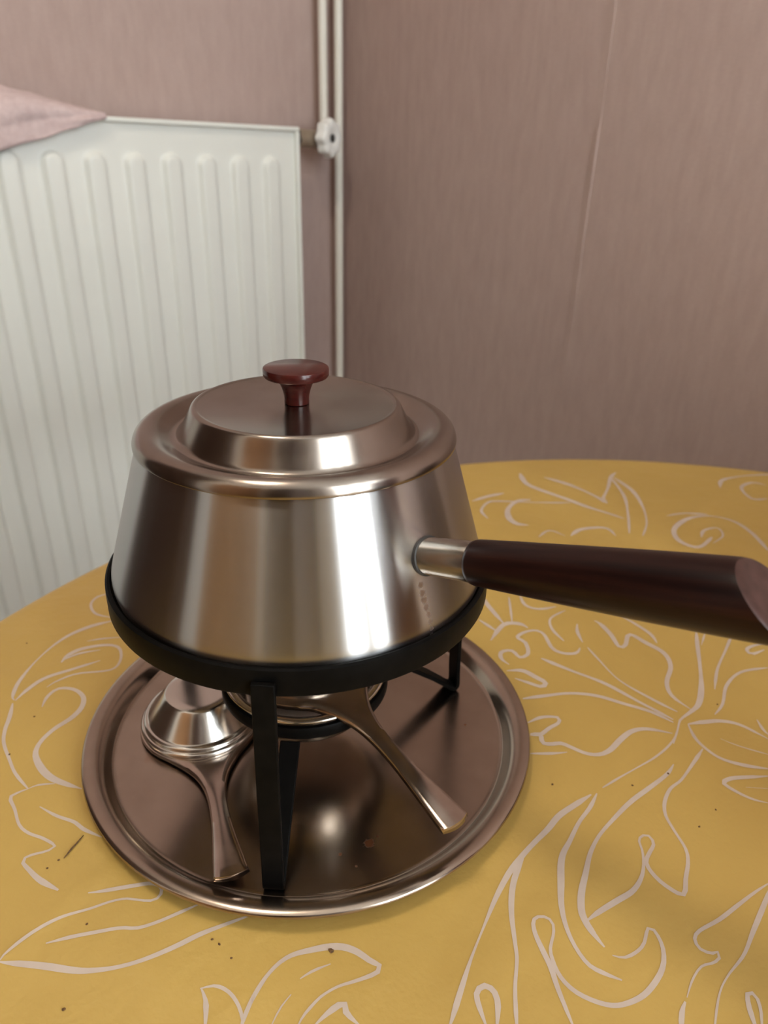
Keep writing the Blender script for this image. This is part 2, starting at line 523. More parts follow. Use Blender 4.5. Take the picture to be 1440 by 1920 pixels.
# radiator valve with white hand wheel
val = empty('radiator_valve', W(VA, VB, VZ))
val.rotation_euler = (0, 0, ROOM_ROT)
tag(val, 'dull brass radiator valve with a white scalloped hand wheel', 'valve')
v, f = lathe([(0, -0.020), (0.012, -0.018), (0.0155, -0.008), (0.0155, 0.008), (0.011, 0.0145), (0, 0.0145)], 24)
mesh_obj('valve_body', v, f, M['brass'], val, autosmooth=40)
v, f = tube([(0.008, 0.002, 0.0), (0.045, 0.028, 0.0), (0.075, 0.045, 0.0), (0.09, 0.046, 0.0), (RA0 - VA - 0.0025, 0.046, 0.0)], 0.0165, 24)
mesh_obj('coupling', v, f, M['brass'], val, autosmooth=40)
v, f = tube([(0.098, 0.046, 0), (0.1035, 0.046, 0)], [0.0195, 0.0195], 6)
mesh_obj('hex_nut', v, f, M['dark'], val, smooth=False)
AX = Vector((-0.36, 0.93, 0.0)).normalized()
WC = Vector((0.030, 0.062, 0.002))
v, f = tube([(0.006, 0.006, 0), WC - AX * 0.008], 0.008, 16)
mesh_obj('stem', v, f, M['plastic_white'], val)
def wheel_mesh():
    ux = AX.orthogonal().normalized(); uy = AX.cross(ux)
    V, Fc, seg = [], [], 64
    rings = [(-0.012, 0.86), (-0.010, 1.0), (0.004, 1.0), (0.008, 0.95), (0.010, 0.85), (0.0105, 0.45), (0.0065, 0.26)]
    for s, k in rings:
        for j in range(seg):
            t = 2 * math.pi * j / seg
            r = 0.0335 * k * (1 + 0.075 * math.cos(8 * t) * max(0.0, (k - 0.4) / 0.6))
            V.append(tuple(WC + AX * s + (ux * math.cos(t) + uy * math.sin(t)) * r))
    for i in range(len(rings) - 1):
        for j in range(seg):
            Fc.append((i * seg + j, i * seg + (j + 1) % seg, (i + 1) * seg + (j + 1) % seg, (i + 1) * seg + j))
    Fc.append(tuple(range(seg))[::-1]); Fc.append(tuple((len(rings) - 1) * seg + j for j in range(seg)))
    return V, Fc
wh = mesh_obj('hand_wheel', *wheel_mesh(), M['plastic_white'], val, autosmooth=60)
v, f = tube([WC + AX * 0.0066, WC + AX * 0.0088], 0.0075, 16)
mesh_obj('centre_screw', v, f, M['dark'], wh)

# pink cloth draped over the radiator
def cloth_mesh():
    V, Fc = [], []
    na, nb = 50, 34
    for i in range(na + 1):
        t = i / na
        a = 0.558 + 0.62 * t
        rise = min(1.0, t / 0.55)
        top = RZ1 + 0.003 + 0.056 * rise ** 0.85 - 0.012 * max(0, t - 0.55)
        hem = RZ1 - 0.003 - 0.305 * (a - 0.558) + 0.008 * noise.noise((a * 22, 0, 2))
        back = RZ1 - 0.005 - 0.25 * (a - 0.558)
        for j in range(nb + 1):
            s = j / nb
            if s < 0.3:
                b = 0.021; z = back + (RZ1 - back) * (s / 0.3)
            elif s < 0.65:
                q = (s - 0.3) / 0.35
                b = 0.021 + (RF + 0.011 - 0.021) * q
                z = RZ1 + 0.002 + (top - RZ1) * math.sin(math.pi * min(1, q * 0.9 + 0.08)) ** 0.7
            else:
                q = (s - 0.65) / 0.35
                b = RF + 0.011 + 0.004 * q
                z = RZ1 + 0.002 + (hem - RZ1 - 0.002) * q
            fold = 0.011 * noise.noise((a * 16 + z * 12, s * 3.0, 1.7)) + 0.006 * noise.noise((a * 38, s * 7, 5))
            b2 = b + (abs(fold) if s > 0.6 else 0.0)
            z2 = z + (abs(fold) * rise * (1.5 if 0.32 < s < 0.62 else 0.0))
            V.append((a, b2, z2))
    w = nb + 1
    for i in range(na):
        for j in range(nb):
            Fc.append((i * w + j, i * w + j + 1, (i + 1) * w + j + 1, (i + 1) * w + j))
    return V, Fc
cl = room_obj('cloth', cloth_mesh(), M['cloth'], kind=None, smooth=True)
sm = cl.modifiers.new('thickness', 'SOLIDIFY'); sm.thickness = 0.002; sm.offset = 1.0
tag(cl, 'crumpled pink cloth draped over the radiator top', 'cloth')

# ================================================================== table and oilcloth
TC = Vector((0.309, -0.178, 0.0))
TR = 0.6466
tab = empty('table', (TC.x, TC.y, 0.0))
tag(tab, 'round wooden table hidden under the yellow oilcloth', 'table')
v, f = lathe([(0, ZT - 0.026), (TR - 0.012, ZT - 0.026), (TR - 0.004, ZT - 0.022), (TR - 0.003, ZT - 0.008), (TR - 0.010, ZT - 0.0025), (0, ZT - 0.0025)], 96)
mesh_obj('table_top', v, f, M['wood'], tab, autosmooth=40)
for k in range(4):
    t = math.pi / 4 + k * math.pi / 2 + 0.3
    c = Vector((0.42 * math.cos(t), 0.42 * math.sin(t), 0))
    v, f = tube([c * 1.05, c, c + Vector((0, 0, ZT - 0.027))], [0.018, 0.02, 0.028], 16)
    mesh_obj('leg', v, f, M['wood'], tab, autosmooth=50)
v, f = lathe([(0.46, ZT - 0.10), (0.48, ZT - 0.10), (0.48, ZT - 0.0265), (0.46, ZT - 0.0265)], 64, closed=True)
mesh_obj('apron', v, f, M['wood'], tab, False)

# creases of the oilcloth: (x0, y0, x1, y1, height, width)
CREASES = [(-0.165, -0.150, -0.098, -0.080, 0.0007, 0.0035), (-0.098, -0.080, -0.060, -0.050, 0.0004, 0.003), (-0.19, -0.06, -0.14, -0.10, 0.0003, 0.003),
           (0.21, -0.16, 0.33, -0.02, 0.0012, 0.018), (0.06, -0.17, 0.16, -0.11, 0.0006, 0.012), (0.30, -0.10, 0.48, 0.03, 0.0010, 0.02)]
def cloth_h(x, y):
    h = 0.00035 * noise.noise((x * 9, y * 9, 0.3)) + 0.00018 * noise.noise((x * 28, y * 28, 4.2))
    for x0, y0, x1, y1, hh, ww in CREASES:
        dx, dy = x1 - x0, y1 - y0
        q = ((x - x0) * dx + (y - y0) * dy) / (dx * dx + dy * dy)
        if -0.1 < q < 1.1:
            d = abs((x - x0) * dy - (y - y0) * dx) / math.hypot(dx, dy) + 0.0012 * noise.noise((x * 60, y * 60, 9))
            h += hh * math.exp(-(d / ww) ** 2) * max(0.0, min(1.0, (q + 0.1) * 5, (1.1 - q) * 5))
    # flat where the tray stands
    d = math.hypot(x - 0.0034, y - 0.0091)
    return h * min(1.0, max(0.0, (d - 0.115) / 0.03))

tcl = empty('tablecloth', (TC.x, TC.y, ZT))
tag(tcl, 'yellow oilcloth with pale floral line print covering the round table', 'tablecloth')
def cloth_disc():
    V, Fc = [], []
    nr, na = 130, 360
    prof = [(TR * ((i + 1) / nr) * 0.985, 0.0) for i in range(nr)]
    prof += [(TR * 0.985 + 0.0035 * math.sin(q) * 2.0, -0.007 * (1 - math.cos(q))) for q in (0.5, 1.0, 1.5)]
    drop = [(TR - 0.0005, z) for z in (-0.015, -0.03, -0.06, -0.10, -0.14, -0.18, -0.22)]
    prof += drop
    V.append((0, 0, cloth_h(TC.x, TC.y)))
    for r, z in prof:
        for k in range(na):
            t = 2 * math.pi * k / na
            rr = r
            if z < -0.012:
                amt = min(1.0, -z / 0.2)
                rr = r + 0.022 * amt * (0.6 + 0.8 * math.sin(t * 17 + 1.5 * math.sin(t * 3))) ** 2 * 0.6
            x, y = rr * math.cos(t), rr * math.sin(t)
            hz = cloth_h(x + TC.x, y + TC.y) if z > -0.001 else 0.0
            V.append((x, y, z + hz))
    for k in range(na):
        Fc.append((0, 1 + k, 1 + (k + 1) % na))
    for i in range(len(prof) - 1):
        for k in range(na):
            k2 = (k + 1) % na
            Fc.append((1 + i * na + k, 1 + i * na + k2, 1 + (i + 1) * na + k2, 1 + (i + 1) * na + k))
    return V, Fc
mesh_obj('cloth_sheet', *cloth_disc(), M['oilcloth'], tcl)

STROKES = [
(29,[-1498,1443,-1677,1370,-1833,1232,-1948,989,-2001,733,-1991,571,-1960,527]),
(30,[-1961,529,-1913,643,-1828,759,-1659,845,-1482,933]),
(27,[-1770,928,-1746,1008,-1680,1074,-1560,1111,-1447,1107,-1378,1047,-1350,906,-1401,807,-1625,784,-1745,710,-1795,646]),
(27,[-1760,957,-1668,1026,-1511,1059]),
(24,[-1650,1177,-1542,1200,-1392,1207]),
(27,[-1625,1851,-1718,1799,-1742,1685,-1670,1548,-1526,1481]),
(32,[-1763,447,-1759,550,-1706,630,-1598,610,-1518,528,-1501,423,-1541,323,-1626,222,-1674,119,-1679,32,-1648,-45,-1585,-134,-1515,-200,-1421,-253,-1323,-297]),
(24,[-1969,504,-1943,365,-1931,245,-1900,129,-1824,-8,-1744,-139,-1632,-267]),
(24,[-1632,-267,-1582,-243,-1489,-242]),
(24,[-1632,-267,-1681,-291,-1712,-325,-1659,-412,-1600,-523,-1534,-584,-1440,-631,-1365,-687,-1402,-715,-1475,-732,-1507,-763,-1454,-823,-1376,-893,-1264,-962]),
(22,[-1526,-407,-1415,-481,-1305,-535,-1236,-593,-1120,-658]),
(21,[-1120,-990,-1017,-980,-906,-969,-818,-964,-763,-991,-762,-1041,-802,-1062,-866,-1051,-930,-1038,-1002,-1047,-1094,-1076,-1207,-1104,-1299,-1154,-1373,-1215,-1431,-1282,-1433,-1308]),
(21,[-1253,-1234,-1142,-1214,-1028,-1201,-924,-1192,-839,-1201,-746,-1178,-654,-1141,-560,-1103]),
(26,[-1434,-1306,-1340,-1321,-1221,-1345,-1101,-1375,-1020,-1386,-907,-1384,-787,-1361,-655,-1314,-542,-1263,-425,-1224,-286,-1183]),
(19,[-217,-1502,-274,-1585,-315,-1666,-322,-1726]),
(35,[-2415,1574,-2299,1575,-2178,1627,-2271,1672,-2376,1692]),
(34,[-2361,1766,-2207,1858,-2106,2012]),
(23,[-324,-1712,-296,-1626,-256,-1545,-208,-1481,-158,-1435,-97,-1405,-13,-1392,71,-1385,144,-1395,205,-1426,253,-1467,306,-1507,267,-1535,183,-1556,102,-1572,30,-1604,-20,-1645,-60,-1687,-89,-1737]),
(24,[-507,-1517,-483,-1569,-475,-1625,-473,-1705]),
(19,[-512,-1518,-444,-1513,-383,-1546,-340,-1602,-318,-1660,-309,-1723]),
(19,[-67,-1520,-6,-1490,82,-1465]),
(22,[-107,-1584,-156,-1640,-202,-1725]),
(23,[-3,-1720,57,-1676,122,-1646,134,-1689,196,-1754]),
(32,[1452,-102,1517,-108,1508,-184,1553,-204,1627,-205,1685,-250,1754,-304,1835,-322,1921,-291,2034,-203,2138,-142,2249,-135,2393,-190]),
(33,[1400,-271,1541,-284,1659,-282]),
(28,[2501,-70,2407,-208,2308,-299,2177,-382,2028,-452,1883,-519,1751,-584]),
(31,[1664,-626,1555,-682,1421,-756,1327,-839,1225,-917,1141,-986,1041,-1078,935,-1208,843,-1342,740,-1497,672,-1612,591,-1756,561,-1806]),
(28,[1701,-621,1624,-713,1519,-812,1427,-922,1342,-1027,1283,-1180,1243,-1300,1229,-1405,1238,-1505,1270,-1594,1327,-1641,1405,-1684]),
(24,[1150,-980,1077,-1082,1024,-1180,982,-1310,957,-1455,943,-1539,901,-1656,877,-1749,854,-1855]),
(28,[2271,-447,2190,-521,2022,-619,1872,-704,1716,-816,1599,-910,1506,-1016,1436,-1131,1371,-1240,1335,-1334,1335,-1395,1354,-1462,1385,-1537]),
(23,[1336,-1392,1422,-1349,1536,-1300,1640,-1255,1719,-1186,1767,-1111,1797,-1031,1810,-960,1849,-932,1882,-945,1878,-996,1827,-1048,1787,-1099,1790,-1166,1827,-1242,1895,-1299,1955,-1209,2013,-1122,2042,-1041,2037,-924,2037,-816,2076,-724,2157,-632,2258,-572,2390,-459,2535,-330]),
(21,[1401,-1565,1450,-1581,1511,-1566,1573,-1529,1630,-1455,1657,-1471,1659,-1549,1624,-1630,1560,-1695,1469,-1754,1373,-1781,1301,-1780,1221,-1747,1156,-1697,1118,-1629,1110,-1556,1117,-1504,1158,-1431,1166,-1375,1125,-1345,1080,-1360,1066,-1422,1075,-1499,1090,-1585,1091,-1676,1098,-1772,1109,-1882]),
(20,[2399,-1280,2268,-1331,2134,-1391,2005,-1449,1875,-1494,1831,-1534,1838,-1584,1883,-1605,1915,-1603,1900,-1633,1858,-1649,1797,-1659,1725,-1712,1660,-1784]),
(19,[2391,-1292,2245,-1427,2132,-1531,2026,-1630,1900,-1711,1811,-1790,1710,-1928]),
(26,[1644,-1800,1605,-1844,1557,-1929]),
(20,[733,-1824,721,-1751,715,-1694,726,-1657,768,-1642,801,-1675,801,-1732,769,-1828]),
(30,[1895,-1965,1908,-1894,1926,-1831,1954,-1788,1977,-1817,1958,-1881,1907,-1966]),
(28,[2541,-116,2523,-239,2544,-340,2599,-432,2709,-498,2854,-552]),
(26,[2541,-116,2657,-106,2785,-107,2897,-160,3007,-315]),
(21,[2687,-264,2764,-332,2926,-440]),
(23,[2820,-605,2652,-592,2565,-593,2504,-622,2539,-686,2608,-759,2693,-804]),
(16,[2621,-668,2760,-699]),
(23,[3035,-119,3018,-224,3031,-276]),
(38,[2449,-91,2343,23,2192,118,2038,215,1859,260,1660,250,1502,236]),
(34,[2462,-66,2310,121,2146,335,1947,504,1759,679]),
(28,[2527,6,2404,154,2261,369,2201,624,2175,776]),
(28,[2163,829,2172,970,2219,1096]),
(31,[2354,-279,2440,-166,2511,-71,2620,-2,2717,70,2824,230,2940,463,3056,717,3155,923]),
(19,[3087,714,3212,881]),
(35,[2633,23,2569,167,2600,309,2717,482,2743,643,2659,786,2577,899,2486,767,2426,755,2427,912,2398,1062,2354,1122]),
(25,[2773,-43,2887,55,3025,241,3219,375,3473,406]),
(20,[2913,207,3055,421,3241,633,3411,828]),
(35,[3673,716,3513,678,3419,634,3428,576,3567,621]),
(30,[1512,614,1471,688,1493,768,1579,777,1617,692,1693,734,1712,868,1669,942,1754,1006,1845,1016,1892,958,1899,783,1959,711,2062,702,2117,764]),
(28,[2022,859,1980,1023,2018,1170,2180,1273]),
(33,[1448,919,1610,1121,1743,1117,1797,1039]),
(33,[1612,1128,1549,1406,1526,1596]),
(31,[1686,1152,1720,1312,1760,1513]),
(32,[1538,1017,1413,1221]),
(34,[1863,1525,1867,1380,1961,1312,2133,1338]),
(33,[1473,546,1591,535,1666,452,1716,388,1673,348,1590,400,1491,468]),
(30,[1468,0,1574,42,1682,32,1674,-19,1595,-62,1513,-116,1443,-110]),
(54,[2649,4186,2631,3908,2729,3711,2952,3442,3117,3223,3288,3046,3409,2909]),
(47,[2903,4048,3143,3797,3313,3489,3369,3302,3383,3413,3556,3694,3715,3996,3841,4136]),
(35,[3715,3996,3651,3466,3493,2999,3323,2581]),
(40,[3747,3994,3808,3602,3742,3180,3611,2800,3435,2515]),
(48,[1884,3445,2093,3557,2297,3629]),
(56,[2549,3434,2389,3410,2229,3218,2182,2996,2231,2869,2348,2830]),
(47,[1956,3012,1931,3206,2053,3399,2181,3425,2558,3364,2975,3336]),
(45,[2363,2566,2518,2699,2643,2573]),
(45,[2697,2569,2860,2703,3122,2714,3161,2535]),
(45,[4137,2434,3892,2245,3764,2377,3831,2632,4103,2859,4370,2904,4562,2763,4604,2487,4550,2125]),
(30,[4027,2442,4131,2581,4305,2628,4264,2453,4062,2299]),
(45,[5290,3283,5103,3296,5149,3589,5370,3730,5510,3627]),
(43,[4892,3606,5054,3830,5389,3931,5751,3949]),
(56,[3901,2938,4138,2986,4387,2936]),
(30,[2593,1199,2684,1038,2750,885,2746,761]),
]
CRUMBS = [(-0.2091,0.1189,0.0006),(-0.1784,0.0355,0.0006),(-0.1830,0.0022,0.0006),(-0.1320,-0.0778,0.0006),(-0.0383,-0.1393,0.0006),(-0.0444,-0.1321,0.0006),(-0.1086,-0.1156,0.0006),(-0.1365,-0.0823,0.0006),(-0.1088,-0.1547,0.0008),(0.0080,-0.1407,0.0012),(-0.0384,-0.1393,0.0006),(-0.0443,-0.1321,0.0006),(-0.0480,-0.1294,0.0006),(0.1458,-0.0530,0.0007),(0.1939,-0.0585,0.0006),(0.2200,-0.0517,0.0007),(0.2192,-0.0909,0.0006),(0.2349,-0.0807,0.0006),(0.2846,0.0053,0.0006)]
# hull [[-0.134, -0.158], [0.196, -0.193], [0.604, 0.446], [-0.251, 0.186]]
# sliver [-0.12879416 -0.07698975  0.        ] [-0.12415392 -0.06408452  0.        ]


def stroke_points(w, flat):
    pts = [(flat[i] * 1e-4, flat[i + 1] * 1e-4) for i in range(0, len(flat), 2)]
    return w * 1e-4, pts

def ribbon(w, pts, seed, V, Fc):
    dense = smooth_profile(pts, 8)
    # resample about every 3.5 mm
    out = [dense[0]]
    for p in dense[1:]:
        if math.hypot(p[0] - out[-1][0], p[1] - out[-1][1]) > 0.0025:
            out.append(p)
    if len(out) < 3:
        return
    n = len(out)
    L = 0.0
    base = len(V)
    for i, (x, y) in enumerate(out):
        q0, q1 = out[max(i - 1, 0)], out[min(i + 1, n - 1)]
        tx, ty = q1[0] - q0[0], q1[1] - q0[1]
        l = math.hypot(tx, ty) or 1e-6
        L += l / 2
        nz = noise.noise((L * 22 + seed * 7.3, seed * 1.7, 0.0))
        ww = w * (0.92 + 0.85 * nz)
        e = min(i, n - 1 - i)
        ww *= min(1.0, 0.30 + 0.24 * e)
        ww = max(ww, w * 0.22)
        ox, oy = -ty / l * ww / 2, tx / l * ww / 2
        for sx in (-1, 1):
            px, py = x + ox * sx, y + oy * sx
            V.append((px - TC.x, py - TC.y, cloth_h(px, py) + 0.00015))
    for i in range(n - 1):
        q = base + 2 * i
        Fc.append((q, q + 1, q + 3, q + 2))

HULL = [(-0.134, -0.158), (0.196, -0.193), (0.604, 0.446), (-0.251, 0.186)]
def in_hull(x, y, m=0.012):
    for (x0, y0), (x1, y1) in zip(HULL, HULL[1:] + HULL[:1]):
        if ((x1 - x0) * (y - y0) - (y1 - y0) * (x - x0)) / math.hypot(x1 - x0, y1 - y0) < -m:
            return False
    return True
PV, PF = [], []
for i, (w, flat) in enumerate(STROKES):
    w, pts = stroke_points(w, flat)
    pts = [q for q in pts if math.hypot(q[0] - TC.x, q[1] - TC.y) < TR * 0.98]
    if len(pts) > 1: ribbon(w, pts, i, PV, PF)
# the print repeats over the rest of the cloth
for rep, (dx, dy, rot) in enumerate(((0.36, -0.33, 0.4), (0.02, -0.42, -0.7), (0.55, -0.62, 1.9), (0.62, -0.12, 2.6), (0.25, -0.75, 3.4))):
    c, s = math.cos(rot), math.sin(rot)
    for i, (w, flat) in enumerate(STROKES):
        w, pts = stroke_points(w, flat)
        q = [(x * c - y * s + dx, x * s + y * c + dy) for x, y in pts]
        if all(math.hypot(x - TC.x, y - TC.y) < TR - 0.03 and not in_hull(x, y) for x, y in q):
            ribbon(w, q, i + 100 * rep, PV, PF)
pm = mesh_obj('printed_flourishes', PV, PF, M['print'], tcl)
pm['kind'] = 'stuff'
pm['label'] = 'pale beige floral line print'
# every printed quad must face up
bm = bmesh.new(); bm.from_mesh(pm.data)
for fc in bm.faces:
    if fc.normal.z < 0: fc.normal_flip()
bm.to_mesh(pm.data); bm.free()

# crumbs lying on the cloth
def crumb_mesh(r, seed, sq=0.55):
    bm = bmesh.new()
    bmesh.ops.create_icosphere(bm, subdivisions=1, radius=r)
    for vtx in bm.verts:
        k = 1 + 0.35 * noise.noise(vtx.co * (1.2 / r) + Vector((seed, 0, 0)))
        vtx.co = Vector((vtx.co.x * k * 1.2, vtx.co.y * k, vtx.co.z * sq * k + r * sq * 0.9))
    me = bpy.data.meshes.new('crumb'); bm.to_mesh(me); bm.free()
    me.materials.append(M['crumb'])
    return me
seen = []
CRUMB_LABELS = {0: 'dark crumb on the oilcloth nearest the radiator', 1: 'dark crumb outside the curled print loop left of the tray', 2: 'dark crumb sitting on the outermost printed line left of the tray',
    3: 'dark crumb just below the thin sliver left of the tray', 4: 'lowest crumb of three close together in front of the tray', 5: 'middle crumb of three close together in front of the tray',
    6: 'small crumb between two long printed lines at the lower left', 7: 'tiny crumb farther left than the crumb below the sliver', 8: 'dark crumb nearest the bottom left corner of the picture',
    9: 'largest brown crumb, on a printed line in front of the tray', 12: 'upper crumb of three close together in front of the tray', 13: 'dark crumb right of the tray, nearest its rim',
    14: 'tiny crumb right of the tray between two printed stems', 15: 'brown crumb on a printed stem right of the tray', 16: 'lower of two dark crumbs below the flower print at right',
    17: 'upper of two dark crumbs below the flower print at right', 18: 'dark crumb inside the flower print beneath the pot handle'}
for i, (x, y, r) in enumerate(CRUMBS):
    if any(math.hypot(x - q[0], y - q[1]) < 0.002 for q in seen): continue
    seen.append((x, y))
    o = link(bpy.data.objects.new('crumb', crumb_mesh(r, i * 3.1)))
    o.location = (x, y, ZT + cloth_h(x, y))
    o.rotation_euler = (0, 0, random.uniform(0, 6))
    tag(o, CRUMB_LABELS[i], 'crumb', 'crumbs scattered on the oilcloth')
v, f = tube([(-0.0030, -0.0068, 0.0006), (-0.0005, -0.0015, 0.0008), (0.0018, 0.0030, 0.0007), (0.0036, 0.0070, 0.0006)], [0.0002, 0.0005, 0.0004, 0.0002], 6)
o = mesh_obj('wood_sliver', v, f, M['crumb'])
o.location = (-0.1265, -0.0705, ZT + cloth_h(-0.1265, -0.0705))
tag(o, 'thin dark sliver lying on the oilcloth left of the tray', 'sliver')

# unseen box added at the far right to shade the cloth and wall
bb = empty('added_shade_box', W(0.28, 1.52, ZT + 0.0022), ROOM_ROT)
tag(bb, 'unseen dark wooden box added at the right table edge to cast shade', 'bread box')
def shade_box_profile(x0, x1):
    pts = [(-0.118, 0.012), (0.118, 0.012), (0.118, 0.10)] + [(0.118 - 0.16 * math.sin(t) * 0.95, 0.10 + 0.155 * (1 - math.cos(t)) ** 0.6) for t in (0.3, 0.6, 0.9, 1.2, 1.5)] + [(-0.10, 0.258), (-0.118, 0.245)]
    n = len(pts)
    V = [(x, y, z) for x in (x0, x1) for y, z in pts]
    Fc = [(k, (k + 1) % n, n + (k + 1) % n, n + k) for k in range(n)] + [tuple(range(n))[::-1], tuple(range(n, 2 * n))]
    return V, Fc
mesh_obj('box_body', *shade_box_profile(-0.16, 0.16), M['dark_wood'], bb, autosmooth=35)
for sx in (-1, 1):
    mesh_obj('side_panel', *shade_box_profile(sx * 0.168 - 0.0075, sx * 0.168 + 0.0075), M['dark_wood'], bb, autosmooth=35)
bevel(mesh_obj('base_board', *box(-0.18, 0.18, -0.125, 0.125, 0.0, 0.0115), M['dark_wood'], bb, False), 0.003)
kv, kf = lathe([(0, 0.022), (0.010, 0.020), (0.012, 0.014), (0.006, 0.006), (0.006, 0.0), (0, 0)], 20)
mesh_obj('knob', [(x, 0.1185 + z, 0.085 + y) for x, y, z in kv], kf, M['dark_wood'], bb)

tn = empty('added_shade_canister', W(0.655, 1.67, ZT + 0.0022))  # unseen canister, added to throw shade over the right of the cloth
tag(tn, 'tall round dark red canister, unseen, added beside the box to cast shade', 'canister')
v, f = lathe([(0, 0), (0.101, 0), (0.104, 0.003), (0.104, 0.333), (0.10, 0.336), (0, 0.336)], 64)
mesh_obj('canister_body', v, f, M['tin'], tn, autosmooth=40)
v, f = lathe([(0.1045, 0.31), (0.108, 0.31), (0.108, 0.372), (0.105, 0.378), (0.08, 0.382), (0, 0.383), (0, 0.338), (0.1045, 0.338)], 64)
mesh_obj('canister_lid', v, f, M['tin'], tn, autosmooth=40)

# ================================================================== tray
TRAY = Vector((0.0034, 0.0091, ZT + 0.0006))
tr_sp = [((0.028, -0.0945, 0.0022), 0.0034, 0.8), ((0.033, -0.091, 0.0022), 0.0012, 0.6), ((-0.095, 0.012, 0.0022), 0.005, 0.22), ((-0.098, -0.020, 0.0022), 0.006, 0.18),
         ((0.098, 0.066, 0.0022), 0.0026, 0.7), ((0.012, -0.10, 0.0022), 0.0012, 0.6), ((0.02, -0.108, 0.0022), 0.0010, 0.6), ((0.10, -0.01, 0.0022), 0.0010, 0.7)]
M['steel_tray'] = steel('stained_tray_steel', (0.37, 0.30, 0.245), (0.46, 0.38, 0.315), 0.21, 0.4, 0.25, (3, 3, 3), tr_sp, (0.30, 0.10, 0.025), rvar=0.05).m
tray = empty('serving_tray', TRAY)
tag(tray, 'round stainless steel tray with a raised rim under the fondue stand', 'tray')
prof = [(0, 0.0022), (0.04, 0.0022), (0.08, 0.0022), (0.1205, 0.0022), (0.1228, 0.0024)] + smooth_profile([(0.1238, 0.0030), (0.1258, 0.0060), (0.1282, 0.0092), (0.1310, 0.0112), (0.1345, 0.0121), (0.1375, 0.0120), (0.1394, 0.0112)], 4) + \
       [(0.1400, 0.0100), (0.1396, 0.0090), (0.1388, 0.0088), (0.1380, 0.0096), (0.1365, 0.0106), (0.1340, 0.0107), (0.1310, 0.0098), (0.1288, 0.0078), (0.1264, 0.0048), (0.1243, 0.0016), (0.121, 0.0008), (0.08, 0.0008), (0, 0.0008)]
v, f = lathe(prof, 160)
mesh_obj('tray_dish', v, f, M['steel_tray'], tray)

# ================================================================== stand
ZS = ZT + 0.0006 + 0.0022                 # the tray's upper face
BASE = 0.0028
stand = empty('fondue_stand', (0, 0, ZS))
tag(stand, 'black lacquered iron fondue stand on the steel tray', 'stand')
def zz(p): return [(r, z - BASE) for r, z in p]
v, f = lathe(zz([(0.1012, 0.1350), (0.1016, 0.1366), (0.1030, 0.1370), (0.1040, 0.1362), (0.1042, 0.1340), (0.1042, 0.1235), (0.1036, 0.1222), (0.1020, 0.1220), (0.0965, 0.1220), (0.0965, 0.1245), (0.1005, 0.1247), (0.1012, 0.1255)]), 128, closed=True)
mesh_obj('pot_ring', v, f, M['black_iron'], stand, autosmooth=40)
v, f = lathe(zz([(0.0468, 0.0462), (0.0500, 0.0462), (0.0506, 0.0470), (0.0506, 0.0530), (0.0500, 0.0538), (0.0478, 0.0538), (0.0468, 0.0530)]), 96, closed=True)
mesh_obj('burner_ring', v, f, M['black_iron'], stand, autosmooth=40)
def strip_leg(az):
    path = [(0.1060, 0.1310), (0.1066, 0.110), (0.1085, 0.070), (0.1098, 0.020), (0.1105, 0.0085), (0.1103, 0.0062), (0.1092, 0.0047), (0.1075, 0.0049), (0.1058, 0.0060), (0.090, 0.0200), (0.070, 0.0355), (0.0535, 0.0478)]
    th, wd = 0.0015, 0.0054
    V, Fc = [], []
    n = len(path)
    ca, sa = math.cos(az), math.sin(az)
    for i in range(n):
        r0, z0 = path[max(i - 1, 0)]; r1, z1 = path[min(i + 1, n - 1)]
        tr_, tz = r1 - r0, z1 - z0
        l = math.hypot(tr_, tz)
        nr, nz = -tz / l, tr_ / l
        r, z = path[i]
        for sn, sw in ((1, -1), (1, 1), (-1, 1), (-1, -1)):
            rr, zc = r + nr * th * sn, z + nz * th * sn
            t = wd * sw
            V.append((rr * ca - t * sa, rr * sa + t * ca, zc - BASE))
    for i in range(n - 1):
        for k in range(4):
            k2 = (k + 1) % 4
            Fc.append((i * 4 + k, i * 4 + k2, (i + 1) * 4 + k2, (i + 1) * 4 + k))
    Fc.append((0, 1, 2, 3)); Fc.append(tuple((n - 1) * 4 + k for k in (3, 2, 1, 0)))
    return V, Fc
for k in range(3):
    o = mesh_obj('leg', *strip_leg(math.radians(-100 + 120 * k)), M['black_iron'], stand, autosmooth=32)
    bevel(o, 0.0005, 2)

